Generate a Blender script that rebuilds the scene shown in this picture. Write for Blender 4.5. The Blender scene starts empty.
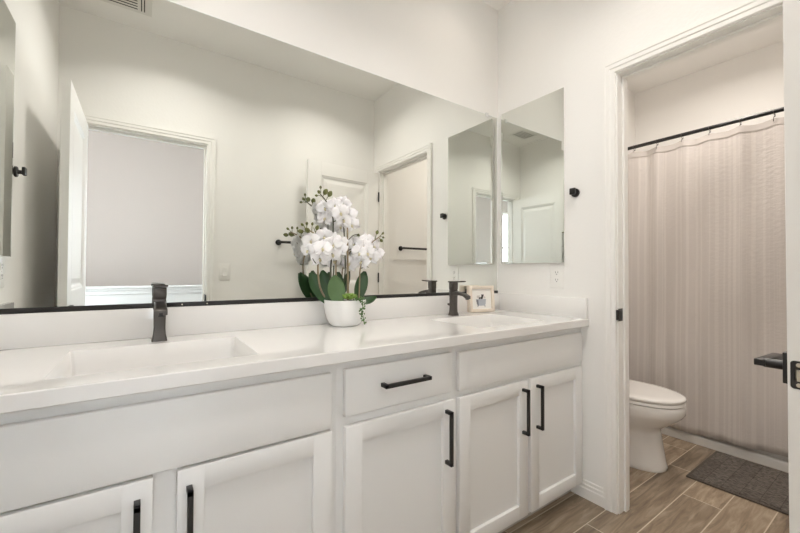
import bpy, bmesh, math, random
from mathutils import Vector, Matrix, Euler
random.seed(7)
SC = bpy.context.scene
COL = SC.collection
R = math.radians
PI = math.pi

# ------------------------------------------------------------------ camera, world, light, exposure
XW, YS, H = -2.2576, -1.5239, 2.7587          # west wall, south wall, ceiling height (mirror plane y = 0, east wall x = 0)
def make_camera():
    yaw, pitch, roll = R(34.797), R(0.9046), R(0.226)
    fw = Vector((math.sin(yaw), math.cos(yaw), 0)); ri = Vector((math.cos(yaw), -math.sin(yaw), 0)); up = Vector((0, 0, 1))
    f2 = fw*math.cos(pitch)+up*math.sin(pitch); u2 = up*math.cos(pitch)-fw*math.sin(pitch)
    r3 = ri*math.cos(roll)+u2*math.sin(roll); u3 = u2*math.cos(roll)-ri*math.sin(roll)
    cd = bpy.data.cameras.new('camera'); cam = bpy.data.objects.new('camera', cd); COL.objects.link(cam)
    m = Matrix((r3, u3, -f2)).transposed().to_4x4(); m.translation = Vector((-1.81867, -1.54152, 1.11079))
    cam.matrix_world = m
    cd.sensor_width = 36; cd.lens = 370.855/800*36; cd.clip_start = 0.02
    SC.camera = cam
make_camera()
SC.view_settings.view_transform = 'Standard'; SC.view_settings.look = 'None'
SC.view_settings.gamma = 1; SC.view_settings.use_curve_mapping = False
SC.view_settings.exposure = 0.38
SC.cycles.use_denoising = True
SC.cycles.diffuse_bounces = 14; SC.cycles.glossy_bounces = 8; SC.cycles.max_bounces = 16
SC.cycles.sample_clamp_indirect = 6
w = bpy.data.worlds.new('sky'); SC.world = w; w.use_nodes = True
w.node_tree.nodes['Background'].inputs[0].default_value = (0.85, 0.93, 1, 1)
w.node_tree.nodes['Background'].inputs[1].default_value = 8.4
def lamp(name, loc, size, power, col, beam):
    l = bpy.data.lights.new(name, 'AREA'); l.shape = 'DISK'; l.size = size; l.energy = power; l.color = col; l.spread = R(beam)
    o = bpy.data.objects.new(name, l); COL.objects.link(o); o.location = loc
    return o
WARM = (1, .915, .82)
LIGHTS = [('vanity', (-.41, -.30), .15, .50, (1, .90, .80), 135), ('vanity', (-1.77, -.30), .15, 1.0, (1, .945, .89), 135),
          ('entry', (-.62, -.97), .16, 4.8, (1, .945, .885), 138), ('entry', (-1.66, -.97), .16, 5.0, (1, .955, .91), 138),  # both entry downlights are added out of view to light the cabinet fronts
          ('toilet', (1.0, -.76), .09, 10.5, (1, .925, .85), 165), ('hall_fill', (-1.2, -2.25), .3, 2.0, (1, .90, .83), 180)]  # the lamp beyond the entry is added, unseen, to brighten the hallway
for n, (x, y), s, p, c, bm_ in LIGHTS:
    lamp(n+'_lamp', (x, y, H-.022), s, p, c, bm_)

# ------------------------------------------------------------------ materials
def sr(*c):
    return tuple(((v/255)/12.92 if v/255 <= .04045 else ((v/255+.055)/1.055)**2.4) for v in c)+(1,)
class N:
    def __init__(s, name):
        s.m = bpy.data.materials.new(name); s.m.use_nodes = True; s.t = s.m.node_tree
        s.b = s.t.nodes['Principled BSDF']
    def n(s, typ, **kw):
        q = s.t.nodes.new(typ)
        for k, v in kw.items(): setattr(q, k, v)
        return q
    def l(s, a, b): s.t.links.new(a, b)
    def math(s, op, a, b=None, c=None):
        q = s.n('ShaderNodeMath', operation=op)
        for i, v in enumerate((a, b, c)):
            if v is None: continue
            if isinstance(v, (int, float)): q.inputs[i].default_value = v
            else: s.l(v, q.inputs[i])
        return q.outputs[0]
    def mix(s, f, a, b):
        q = s.n('ShaderNodeMix', data_type='RGBA')
        for i, v in ((0, f), (6, a), (7, b)):
            if isinstance(v, (int, float, tuple)): q.inputs[i].default_value = v
            else: s.l(v, q.inputs[i])
        return q.outputs[2]
def simple(name, col, rough=.5, metal=0, noise=0, scale=60, bump=0, bscale=120, spec=.5, coat=0, emit=None):
    M = N(name); b = M.b
    b.inputs['Base Color'].default_value = col; b.inputs['Roughness'].default_value = rough; b.inputs['Metallic'].default_value = metal
    b.inputs['Specular IOR Level'].default_value = spec; b.inputs['Coat Weight'].default_value = coat
    tc = M.n('ShaderNodeTexCoord')
    if noise:
        t = M.n('ShaderNodeTexNoise'); t.inputs['Scale'].default_value = scale; t.inputs['Detail'].default_value = 4
        M.l(tc.outputs['Object'], t.inputs['Vector'])
        d = tuple(max(0, c*(1-noise)) for c in col[:3])+(1,)
        M.l(M.mix(t.outputs[0], col, d), b.inputs['Base Color'])
    if bump:
        t = M.n('ShaderNodeTexNoise'); t.inputs['Scale'].default_value = bscale; t.inputs['Detail'].default_value = 3
        M.l(tc.outputs['Object'], t.inputs['Vector'])
        q = M.n('ShaderNodeBump'); q.inputs['Strength'].default_value = bump; q.inputs['Distance'].default_value = .002
        M.l(t.outputs[0], q.inputs['Height']); M.l(q.outputs[0], b.inputs['Normal'])
    if emit:
        b.inputs['Emission Color'].default_value = emit[0]; b.inputs['Emission Strength'].default_value = emit[1]
    return M.m
M_wall = simple('wall_paint', (.86, .85, .83, 1), .75, bump=.25, bscale=70, noise=.02, scale=3)
M_ceil = simple('ceiling_paint', (.87, .86, .84, 1), .85, bump=.25, bscale=70)
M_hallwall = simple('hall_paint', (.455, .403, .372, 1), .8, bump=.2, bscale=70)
M_trim = simple('trim_paint', (.86, .85, .825, 1), .35)
M_door = simple('door_paint', (.86, .85, .83, 1), .35)
M_cab = simple('cabinet_paint', (.80, .80, .79, 1), .38)
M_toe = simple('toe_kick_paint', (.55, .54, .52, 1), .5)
M_counter = simple('solid_surface', (.81, .80, .785, 1), .09, noise=.03, scale=14, spec=.5, coat=.3)
M_basin = simple('basin_white', (.88, .87, .85, 1), .12)
M_black = simple('matte_black_metal', (.012, .011, .0105, 1), .38, spec=.5)
M_bronze = simple('dark_gunmetal', (.11, .10, .092, 1), .30, metal=.8)
M_silver = simple('satin_nickel', (.6, .55, .46, 1), .3, metal=1)
M_mirror = simple('mirror_silver', (.835, .852, .822, 1), .0, metal=1)
M_medmirror = simple('cabinet_mirror_silver', (.77, .79, .755, 1), .0, metal=1)
M_glassedge = simple('glass_edge', (.55, .66, .62, 1), .15)
M_clip = simple('clear_plastic_clip', (.75, .76, .75, 1), .2)
M_plastic = simple('white_plastic', (.84, .83, .81, 1), .35)
M_slot = simple('dark_slot', (.03, .03, .03, 1), .6)
M_porc = simple('porcelain', (.80, .785, .765, 1), .12, coat=.3)
M_tub = simple('tub_acrylic', (.80, .79, .77, 1), .2)
M_pot = simple('white_ceramic', (.85, .85, .84, 1), .3)
M_vent = simple('vent_white', (.74, .73, .70, 1), .5)
M_lens = simple('lamp_lens', (.9, .9, .9, 1), .5, emit=((1, .95, .90, 1), 3))
M_frame = simple('whitewashed_wood', sr(232, 220, 205), .6, noise=.12, scale=40)
M_mat = simple('mat_board', (.84, .82, .79, 1), .8)
M_ink = simple('ink_grey', sr(120, 122, 128), .8)
M_inkd = simple('ink_dark', sr(70, 66, 66), .8)
M_inkl = simple('ink_light', sr(176, 180, 188), .8)
M_petal = simple('orchid_petal', (.90, .89, .905, 1), .55)
M_petal.node_tree.nodes['Principled BSDF'].inputs['Subsurface Weight'].default_value = .15
M_petal.node_tree.nodes['Principled BSDF'].inputs['Subsurface Radius'].default_value = (.01, .01, .01)
M_lip = simple('orchid_lip', (.88, .80, .55, 1), .5, noise=.5, scale=300)
M_leaf = simple('orchid_leaf', (.035, .095, .03, 1), .35, noise=.45, scale=18)
M_leaf2 = simple('orchid_leaf_pale', (.13, .23, .09, 1), .35, noise=.4, scale=18)
M_stem = simple('orchid_stem', (.16, .15, .07, 1), .5, noise=.4, scale=60)
M_stake = simple('orchid_stake', (.33, .26, .16, 1), .6, noise=.3, scale=40)
M_twig = simple('orchid_twig', (.075, .08, .045, 1), .5)
M_bud = simple('orchid_bud', (.20, .22, .06, 1), .5, noise=.6, scale=90)
M_succ = simple('succulent_green', (.26, .42, .08, 1), .45, noise=.4, scale=40)
M_vine = simple('vine_green', (.09, .20, .045, 1), .45, noise=.4, scale=80)
M_moss = simple('moss', (.06, .09, .03, 1), .9, noise=.5, scale=150, bump=.8, bscale=200)

def floor_mat():
    M = N('plank_tile'); b = M.b; PW, PL = .1545, .904
    tc = M.n('ShaderNodeTexCoord'); sp = M.n('ShaderNodeSeparateXYZ'); M.l(tc.outputs['Object'], sp.inputs[0])
    v = M.math('DIVIDE', M.math('ADD', sp.outputs[1], .6515), PW)
    r = M.math('FLOOR', v); fv = M.math('FRACT', v)
    u = M.math('DIVIDE', M.math('SUBTRACT', M.math('SUBTRACT', sp.outputs[0], -.187), M.math('MULTIPLY', M.math('ADD', r, 1), .284)), PL)
    fu = M.math('FRACT', u); iu = M.math('FLOOR', u)
    def near(f, wdt):
        return M.math('LESS_THAN', M.math('MINIMUM', f, M.math('SUBTRACT', 1, f)), wdt)
    joint = M.math('MAXIMUM', near(fv, .0022/PW), near(fu, .0022/PL))
    cmb = M.n('ShaderNodeCombineXYZ'); M.l(iu, cmb.inputs[0]); M.l(r, cmb.inputs[1])
    wn = M.n('ShaderNodeTexWhiteNoise', noise_dimensions='3D'); M.l(cmb.outputs[0], wn.inputs[0])
    # grain, stretched along x and shifted plank by plank
    sc = M.n('ShaderNodeVectorMath', operation='MULTIPLY'); M.l(tc.outputs['Object'], sc.inputs[0]); sc.inputs[1].default_value = (2.2, 17, 1)
    sh = M.n('ShaderNodeVectorMath', operation='MULTIPLY_ADD'); M.l(wn.outputs[1], sh.inputs[0]); sh.inputs[1].default_value = (9, 9, 9); M.l(sc.outputs[0], sh.inputs[2])
    g = M.n('ShaderNodeTexNoise'); g.inputs['Scale'].default_value = 2.0; g.inputs['Detail'].default_value = 7; g.inputs['Roughness'].default_value = .62; g.inputs['Distortion'].default_value = .8
    M.l(sh.outputs[0], g.inputs['Vector'])
    cr = M.n('ShaderNodeValToRGB'); e = cr.color_ramp.elements
    e[0].position = .30; e[0].color = sr(108, 93, 78); e[1].position = .72; e[1].color = sr(178, 162, 142)
    k = cr.color_ramp.elements.new(.5); k.color = sr(145, 128, 108)
    M.l(g.outputs[0], cr.inputs[0])
    tone = M.math('MULTIPLY_ADD', wn.outputs[0], .50, .74)
    hsv = M.n('ShaderNodeHueSaturation'); M.l(cr.outputs[0], hsv.inputs['Color']); M.l(tone, hsv.inputs['Value'])
    M.l(M.mix(joint, hsv.outputs[0], sr(203, 191, 173)), b.inputs['Base Color'])
    b.inputs['Roughness'].default_value = .42
    q = M.n('ShaderNodeBump'); q.inputs['Strength'].default_value = .4; q.inputs['Distance'].default_value = .0015
    M.l(M.math('SUBTRACT', M.math('MULTIPLY', g.outputs[0], .3), joint), q.inputs['Height']); M.l(q.outputs[0], b.inputs['Normal'])
    return M.m
M_floor = floor_mat()
def curtain_mat():
    M = N('curtain_weave'); b = M.b
    tc = M.n('ShaderNodeTexCoord'); sp = M.n('ShaderNodeSeparateXYZ'); M.l(tc.outputs['UV'], sp.inputs[0])
    w1 = M.n('ShaderNodeTexNoise', noise_dimensions='1D'); M.l(M.math('MULTIPLY', sp.outputs[0], 46), w1.inputs['W']); w1.inputs['Detail'].default_value = 2; w1.inputs['Scale'].default_value = 1
    sat = M.math('GREATER_THAN', w1.outputs[0], .56)
    mm = M.n('ShaderNodeMapping'); mm.inputs['Scale'].default_value = (260, 110, 1); M.l(tc.outputs['UV'], mm.inputs[0])
    t = M.n('ShaderNodeTexNoise'); t.inputs['Scale'].default_value = 1; t.inputs['Detail'].default_value = 3; M.l(mm.outputs[0], t.inputs['Vector'])
    base = M.mix(t.outputs[0], (.56, .52, .495, 1), (.63, .585, .56, 1))
    M.l(M.mix(M.math('MULTIPLY', sat, .4), base, (.70, .655, .62, 1)), b.inputs['Base Color'])
    M.l(M.math('MULTIPLY_ADD', sat, -.25, .8), b.inputs['Roughness'])
    b.inputs['Sheen Weight'].default_value = .2
    m2 = M.n('ShaderNodeMapping'); m2.inputs['Scale'].default_value = (40, 60, 1); M.l(tc.outputs['UV'], m2.inputs[0])
    t2 = M.n('ShaderNodeTexNoise'); t2.inputs['Scale'].default_value = 1; t2.inputs['Detail'].default_value = 4; M.l(m2.outputs[0], t2.inputs['Vector'])
    q = M.n('ShaderNodeBump'); q.inputs['Strength'].default_value = .5; q.inputs['Distance'].default_value = .004; M.l(t2.outputs[0], q.inputs['Height']); M.l(q.outputs[0], b.inputs['Normal'])
    return M.m
M_curtain = curtain_mat()
def rug_mat():
    M = N('chenille_rug'); b = M.b; tc = M.n('ShaderNodeTexCoord')
    br = M.n('ShaderNodeTexBrick', offset=.5); br.inputs['Scale'].default_value = 1; br.inputs['Brick Width'].default_value = .15; br.inputs['Row Height'].default_value = .072; br.inputs['Mortar Size'].default_value = .0028; br.inputs['Mortar Smooth'].default_value = 1
    br.inputs['Color1'].default_value = sr(114, 106, 99); br.inputs['Color2'].default_value = sr(102, 94, 88); br.inputs['Mortar'].default_value = sr(80, 73, 68)
    M.l(tc.outputs['Object'], br.inputs['Vector'])
    mp = M.n('ShaderNodeMapping'); mp.inputs['Scale'].default_value = (170, 45, 1); M.l(tc.outputs['Object'], mp.inputs[0])
    t = M.n('ShaderNodeTexNoise'); t.inputs['Scale'].default_value = 1; t.inputs['Detail'].default_value = 4; M.l(mp.outputs[0], t.inputs['Vector'])
    cr = M.n('ShaderNodeValToRGB'); cr.color_ramp.elements[0].position = .38; cr.color_ramp.elements[0].color = (.42, .42, .42, 1); cr.color_ramp.elements[1].position = .60; M.l(t.outputs[0], cr.inputs[0])
    mx = M.n('ShaderNodeMix', data_type='RGBA', blend_type='MULTIPLY'); mx.inputs[0].default_value = 1; M.l(br.outputs[0], mx.inputs[6]); M.l(cr.outputs[0], mx.inputs[7])
    M.l(mx.outputs[2], b.inputs['Base Color']); b.inputs['Roughness'].default_value = .95
    q = M.n('ShaderNodeBump'); q.inputs['Strength'].default_value = 1; q.inputs['Distance'].default_value = .004; M.l(t.outputs[0], q.inputs['Height']); M.l(q.outputs[0], b.inputs['Normal'])
    return M.m
M_rug = rug_mat()
M_rugedge = simple('rug_binding', sr(84, 77, 70), .95, bump=.6, bscale=300)

# ------------------------------------------------------------------ mesh helpers
def newbm(): return bmesh.new()
def box(bm, x0, x1, y0, y1, z0, z1, r=0, seg=2):
    t = bmesh.new(); bmesh.ops.create_cube(t, size=1)
    x0, x1 = min(x0, x1), max(x0, x1); y0, y1 = min(y0, y1), max(y0, y1); z0, z1 = min(z0, z1), max(z0, z1)
    for v in t.verts: v.co = Vector(((x0+x1)/2+v.co.x*(x1-x0), (y0+y1)/2+v.co.y*(y1-y0), (z0+z1)/2+v.co.z*(z1-z0)))
    if r: bmesh.ops.bevel(t, geom=t.edges[:], offset=r, segments=seg, profile=.5, affect='EDGES', clamp_overlap=True)
    merge(bm, t)
    return bm
def merge(bm, t, M=None):
    if M is not None: t.transform(M)
    me = bpy.data.meshes.new('tmp'); t.to_mesh(me); t.free(); bm.from_mesh(me); bpy.data.meshes.remove(me)
def ring_faces(bm, a, b, closed=True):
    n = len(a)
    for i in range(n if closed else n-1):
        j = (i+1) % n
        try: bm.faces.new((a[i], a[j], b[j], b[i]))
        except ValueError: pass
def loft(bm, loops, cap0=True, cap1=True):
    L = [[bm.verts.new(p) for p in lp] for lp in loops]
    for a, b in zip(L, L[1:]): ring_faces(bm, a, b)
    if cap0: bm.faces.new(L[0][::-1])
    if cap1: bm.faces.new(L[-1])
    return L
def lathe(bm, prof, seg=32, M=None):
    """prof: (radius, z) from bottom to top, around +z"""
    t = bmesh.new()
    loft(t, [[(r*math.cos(2*PI*k/seg), r*math.sin(2*PI*k/seg), z) for k in range(seg)] for r, z in prof])
    merge(bm, t, M)
def along(p, d):
    d = Vector(d).normalized(); q = d.to_track_quat('Z', 'Y').to_matrix().to_4x4(); q.translation = Vector(p); return q
def cyl(bm, p0, p1, r, r1=None, seg=20, bev=0):
    p0, p1 = Vector(p0), Vector(p1); L = (p1-p0).length; r1 = r if r1 is None else r1
    pr = [(r, 0), (r1, L)] if not bev else [(r-bev, 0), (r, bev), (r1, L-bev), (r1-bev, L)]
    lathe(bm, pr, seg, along(p0, p1-p0))
def tube(bm, pts, rad, seg=8):
    pts = [Vector(p) for p in pts]; n = len(pts)
    if isinstance(rad, (int, float)): rad = [rad]*n
    loops = []; up = Vector((0.3, .2, 1)).normalized()
    for i, p in enumerate(pts):
        d = (pts[min(i+1, n-1)]-pts[max(i-1, 0)]).normalized()
        a = d.cross(up)
        if a.length < .05: a = d.cross(Vector((1, 0, 0)))
        a.normalize(); b = d.cross(a).normalized()
        loops.append([p+(a*math.cos(2*PI*k/seg)+b*math.sin(2*PI*k/seg))*rad[i] for k in range(seg)])
    loft(bm, loops)
def smoothpts(pts, n=6):
    """Catmull-Rom"""
    P = [Vector(p) for p in pts]; P = [P[0]*2-P[1]]+P+[P[-1]*2-P[-2]]; out = []
    for i in range(1, len(P)-2):
        for k in range(n):
            t = k/n
            out.append(.5*((2*P[i])+(P[i+1]-P[i-1])*t+(2*P[i-1]-5*P[i]+4*P[i+1]-P[i+2])*t*t+(3*P[i]-P[i-1]-3*P[i+1]+P[i+2])*t**3))
    out.append(P[-2]); return out
def rrect(x0, x1, y0, y1, r, n=5):
    """rounded rectangle, counter-clockwise from the +x+y corner"""
    out = []
    for cx, cy, a0 in ((x1-r, y1-r, 0), (x0+r, y1-r, 90), (x0+r, y0+r, 180), (x1-r, y0+r, 270)):
        for k in range(n+1):
            a = R(a0+90*k/n); out.append((cx+r*math.cos(a), cy+r*math.sin(a)))
    return out
def prism(bm, outline, y0, y1):
    """outline in (x,z), extruded along y"""
    loft(bm, [[(x, y0, z) for x, z in outline], [(x, y1, z) for x, z in outline]])
def obj(name, bm, mat, parent=None, smooth=None, local=False, mods=None):
    if parent is not None and not local:
        q = parent; off = Vector((0, 0, 0))
        while q is not None: off += q.location; q = q.parent
        bm.transform(Matrix.Translation(-off))
    bmesh.ops.recalc_face_normals(bm, faces=bm.faces[:])
    me = bpy.data.meshes.new(name); bm.to_mesh(me); bm.free()
    if mat: me.materials.append(mat)
    if smooth is not None:
        for p in me.polygons: p.use_smooth = True
        if smooth < 180:
            try: me.set_sharp_from_angle(angle=R(smooth))
            except Exception: pass
    o = bpy.data.objects.new(name, me); COL.objects.link(o)
    if parent is not None: o.parent = parent
    if mods: mods(o)
    return o
def tag(o, label=None, cat=None, group=None, kind=None):
    if label: o['label'] = label
    if cat: o['category'] = cat
    if group: o['group'] = group
    if kind: o['kind'] = kind
    return o
def thing(name, label, cat, loc=(0, 0, 0), rot=0, group=None):
    o = bpy.data.objects.new(name, None); COL.objects.link(o); o.location = loc; o.rotation_euler = (0, 0, rot); o.empty_display_size = .05
    return tag(o, label, cat, group)
def struct(name, bm, mat, label, parent=None, smooth=None):
    o = obj(name, bm, mat, parent, smooth)
    if parent is None: tag(o, label, name.split('_')[0], kind='structure')
    return o
def structroot(name, label, cat, loc=(0, 0, 0), rot=0):
    o = thing(name, label, cat, loc, rot); o['kind'] = 'structure'; return o

# ------------------------------------------------------------------ the room
WT = .1016
XT = 1.88                                          # east wall of the toilet room
struct('floor', box(newbm(), -3.2, XT+.12, -3.9, .13, -.06, 0), M_floor, 'wood-look plank tile floor with pale grout lines')
struct('ceiling', box(newbm(), -3.2, XT+.12, -3.9, .13, H, H+.08), M_ceil, 'pale matte ceiling above the walls')
struct('wall_north', box(newbm(), XW-.12, XT+.12, .006, .126, 0, H), M_wall, 'off-white wall behind the wide mirror and vanity')
struct('wall_west', box(newbm(), XW-.12, XW, -1.524, .006, 0, H), M_wall, 'off-white side wall seen in the mirror beside the open entry door')
b = newbm()
DY0, DY1 = -.7043, -1.4190                          # clear opening of the toilet room doorway
box(b, 0, WT, .006, DY0+.013, 0, H); box(b, 0, WT, DY0+.013, DY1-.013, 2.062, H); box(b, 0, WT, DY1-.013, YS, 0, H)
struct('wall_east', b, M_wall, 'off-white wall with the medicine cabinet, hook and toilet room doorway')
b = newbm()
EX0, EX1 = -2.150, -1.4360                          # clear opening of the entry doorway
ST = .115
box(b, XW-.12, EX0-.013, YS, YS-ST, 0, H); box(b, EX0-.013, EX1+.013, YS, YS-ST, 2.062, H); box(b, EX1+.013, XT+.12, YS, YS-ST, 0, H)
struct('wall_south', b, M_wall, 'off-white back wall seen in the mirror with the entry doorway')
struct('wall_toilet_room', box(newbm(), XT, XT+.12, YS, .006, 0, H), M_wall, 'off-white wall above the shower curtain rod')
# hallway beyond the entry, seen in the mirror
YH = -3.78
FILLWIN = [(-3.0, -2.42), (-1.12, .55)]                   # two added windows, unseen either side of the mirror's view, to daylight the cabinets
HZ0, HZ1 = .98, 2.15
b = newbm()
for a0, a1 in ((-3.2, FILLWIN[0][0]), (FILLWIN[0][1], FILLWIN[1][0]), (FILLWIN[1][1], .9)): box(b, a0, a1, -3.9, YH, 0, H)
for a0, a1 in FILLWIN: box(b, a0, a1, -3.9, YH, 0, HZ0); box(b, a0, a1, -3.9, YH, HZ1, H)
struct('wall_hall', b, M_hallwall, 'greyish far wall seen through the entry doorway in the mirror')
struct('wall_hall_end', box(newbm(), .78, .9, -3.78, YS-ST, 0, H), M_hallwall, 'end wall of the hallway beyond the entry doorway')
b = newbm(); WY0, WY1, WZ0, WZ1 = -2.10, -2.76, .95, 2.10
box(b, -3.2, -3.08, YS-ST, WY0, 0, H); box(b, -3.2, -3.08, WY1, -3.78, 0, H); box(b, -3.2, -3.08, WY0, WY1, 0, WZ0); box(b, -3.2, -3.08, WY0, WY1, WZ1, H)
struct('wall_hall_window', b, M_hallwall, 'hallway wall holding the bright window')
G = bpy.data.materials.new('window_glass'); G.use_nodes = True; gt = G.node_tree; gt.nodes.clear()
g1, g2, g3, g4 = (gt.nodes.new(t) for t in ('ShaderNodeBsdfTransparent', 'ShaderNodeBsdfGlossy', 'ShaderNodeMixShader', 'ShaderNodeOutputMaterial'))
g2.inputs['Roughness'].default_value = .02; g3.inputs[0].default_value = .07
gt.links.new(g1.outputs[0], g3.inputs[1]); gt.links.new(g2.outputs[0], g3.inputs[2]); gt.links.new(g3.outputs[0], g4.inputs[0])
def window(name, label, along_x, c0, c1, z0, z1, w0, w1):
    P = (lambda a, d, z: (a, d, z)) if along_x else (lambda a, d, z: (d, a, z))
    r = structroot(name, label, 'window', P((c0+c1)/2, w1, z0)); b = newbm()
    def bx(a0, a1, q0, q1, d0, d1, rr=.004):
        A, B = P(a0, d0, q0), P(a1, d1, q1); box(b, A[0], B[0], A[1], B[1], A[2], B[2], rr)
    lo, hi = min(c0, c1), max(c0, c1); t = .04
    d0, d1 = w0+.04, w1-.02
    bx(lo, lo+t, z0, z1, d0, d1); bx(hi-t, hi, z0, z1, d0, d1); bx(lo, hi, z0, z0+t, d0, d1); bx(lo, hi, z1-t, z1, d0, d1); bx(lo, hi, (z0+z1)/2-.015, (z0+z1)/2+.015, d0+.01, d1-.01)
    obj('window_frame', b, M_trim, r)
    b = newbm(); bx(lo+.03, hi-.03, z0+.03, z1-.03, w0+.066, w0+.071, 0); obj('window_pane', b, G, r)
    l = bpy.data.lights.new('sky_portal', 'AREA'); l.shape = 'RECTANGLE'; l.size = hi-lo-.08; l.size_y = z1-z0-.08; l.cycles.is_portal = True
    o = bpy.data.objects.new('sky_portal', l); COL.objects.link(o); o.location = P((c0+c1)/2, w0+.03, (z0+z1)/2)
    o.rotation_euler = (R(90), 0, PI) if along_x else (R(90), 0, R(90)); return o
window('window_1', 'bright white framed window reflected beyond the entry doorway', False, WY0, WY1, WZ0, WZ1, -3.2, -3.08)
for k, (a0, a1) in enumerate(FILLWIN): window('window_%d' % (k+2), ('narrow' if k == 0 else 'wide')+' added hallway window, unseen, sending daylight in through the entry doorway', True, a0, a1, HZ0, HZ1, -3.9, YH)
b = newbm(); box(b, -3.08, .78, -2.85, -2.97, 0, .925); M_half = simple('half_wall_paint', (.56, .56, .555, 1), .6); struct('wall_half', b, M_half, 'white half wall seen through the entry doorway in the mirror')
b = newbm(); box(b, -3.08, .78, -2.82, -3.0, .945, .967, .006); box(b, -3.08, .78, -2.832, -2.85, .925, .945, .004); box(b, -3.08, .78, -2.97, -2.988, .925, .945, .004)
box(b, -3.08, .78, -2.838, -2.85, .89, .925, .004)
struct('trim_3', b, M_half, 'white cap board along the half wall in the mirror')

# ------------------------------------------------------------------ trim: door casings and jambs
PROF = [(0, .0), (0, .009), (.004, .012), (.020, .012), (.024, .0155), (.040, .0155), (.044, .018), (.0535, .018), (.0535, 0)]   # (outwards, thickness)
def casing(bm, a0, a1, ztop, face):
    """face(a, z, t) -> world; a along the wall, t out of it"""
    s = 1 if a1 > a0 else -1
    st = []
    for k in range(4):
        lp = []
        for u, t in PROF:
            if k == 0: lp.append(face(a0-s*u, 0, t))
            if k == 1: lp.append(face(a0-s*u, ztop+u, t))
            if k == 2: lp.append(face(a1+s*u, ztop+u, t))
            if k == 3: lp.append(face(a1+s*u, 0, t))
        st.append(lp)
    loft(bm, st)
def door_trim(name, label, a0, a1, facein, faceout, depth, stop_at, hinge_hi=True):
    """a0, a1 clear opening between jambs; jamb boards 13 mm; facein/out: (a, z, t)"""
    root = structroot(name, label, 'door trim', facein((a0+a1)/2, 0, 0))
    ZT = 2.0455
    for nm, f in (('casing', facein), ('casing', faceout)):
        b = newbm(); s = 1 if a1 > a0 else -1
        casing(b, a0+s*-.006, a1+s*.006, ZT+.006, f); obj(nm, b, M_trim, root)
    b = newbm(); s = 1 if a1 > a0 else -1
    def bx(p0, p1, z0, z1, d0, d1, r=.001):
        A = Vector(facein(p0, z0, -d0)); B = Vector(facein(p1, z1, -d1)); box(b, A.x, B.x, A.y, B.y, A.z, B.z, r)
    bx(a0-s*.013, a0, 0, ZT, 0, depth); bx(a1, a1+s*.013, 0, ZT, 0, depth); bx(a0-s*.013, a1+s*.013, ZT, ZT+.014, 0, depth)
    bx(a0, a0+s*.011, 0, ZT-.011, stop_at, stop_at+.034, .003); bx(a1-s*.011, a1, 0, ZT-.011, stop_at, stop_at+.034, .003); bx(a0, a1, ZT-.011, ZT, stop_at, stop_at+.034, .003)
    obj('jamb', b, M_trim, root)
    return root
t1 = door_trim('trim_1', 'white stepped casing around the toilet room doorway', DY0, DY1, lambda a, z, t: (-t, a, z), lambda a, z, t: (WT+t, a, z), WT, .040)
t2 = door_trim('trim_2', 'white casing around the entry doorway in the mirror', EX1, EX0, lambda a, z, t: (a, YS+t, z), lambda a, z, t: (a, YS-ST-t, z), ST, .040)
# strike plates
b = newbm()
box(b, -.006, .034, DY0-.0012, DY0-.003, .888, .946, .0008); cyl(b, (-.006, DY0-.0025, .917-.020), (-.006, DY0-.0025, .917+.020), .0045, seg=10)
box(b, -.0185, -.003, DY0+.004, DY0-.003, .893, .941, .004, 3)
sp_ = obj('strike_plate', b, M_black, t1, 40); sp_['label'] = 'black strike plate'
b = newbm(); box(b, .007, .024, DY0-.0029, DY0-.0036, .900, .934, .0005); obj('strike_hole', b, M_slot, sp_)
b = newbm(); box(b, EX1-.0012, EX1-.003, YS+.006, YS-.034, .888, .946, .0008); box(b, EX1+.004, EX1-.003, YS+.0185, YS, .893, .941, .004, 3)
obj('strike_plate', b, M_black, t2, 40)['label'] = 'black strike plate'

# baseboards
def baseboard(name, label, p0, p1, nrm):
    prof = [(0, 0), (.013, 0), (.013, .048), (.0095, .053), (.0095, .066), (.005, .070), (.005, .083), (.003, .086), (0, .086)]
    b = newbm(); p0, p1, n = Vector(p0), Vector(p1), Vector(nrm)
    loft(b, [[p+n*t+Vector((0, 0, z)) for t, z in prof] for p in (p0, p1)])
    struct(name, b, M_trim, label)
baseboard('baseboard_east', 'white stepped baseboard between the vanity and the toilet room doorway', (0, -.4755, 0), (0, -.6505, 0), (-1, 0, 0))
baseboard('baseboard_south', 'white baseboard along the back wall behind the toilet room door', (-1.37, YS, 0), (0, YS, 0), (0, 1, 0))
baseboard('baseboard_north', 'white baseboard behind the toilet', (WT, .006, 0), (1.15, .006, 0), (0, -1, 0))
baseboard('baseboard_west', 'white baseboard behind the open entry door', (XW, -.48, 0), (XW, YS, 0), (1, 0, 0))

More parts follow.
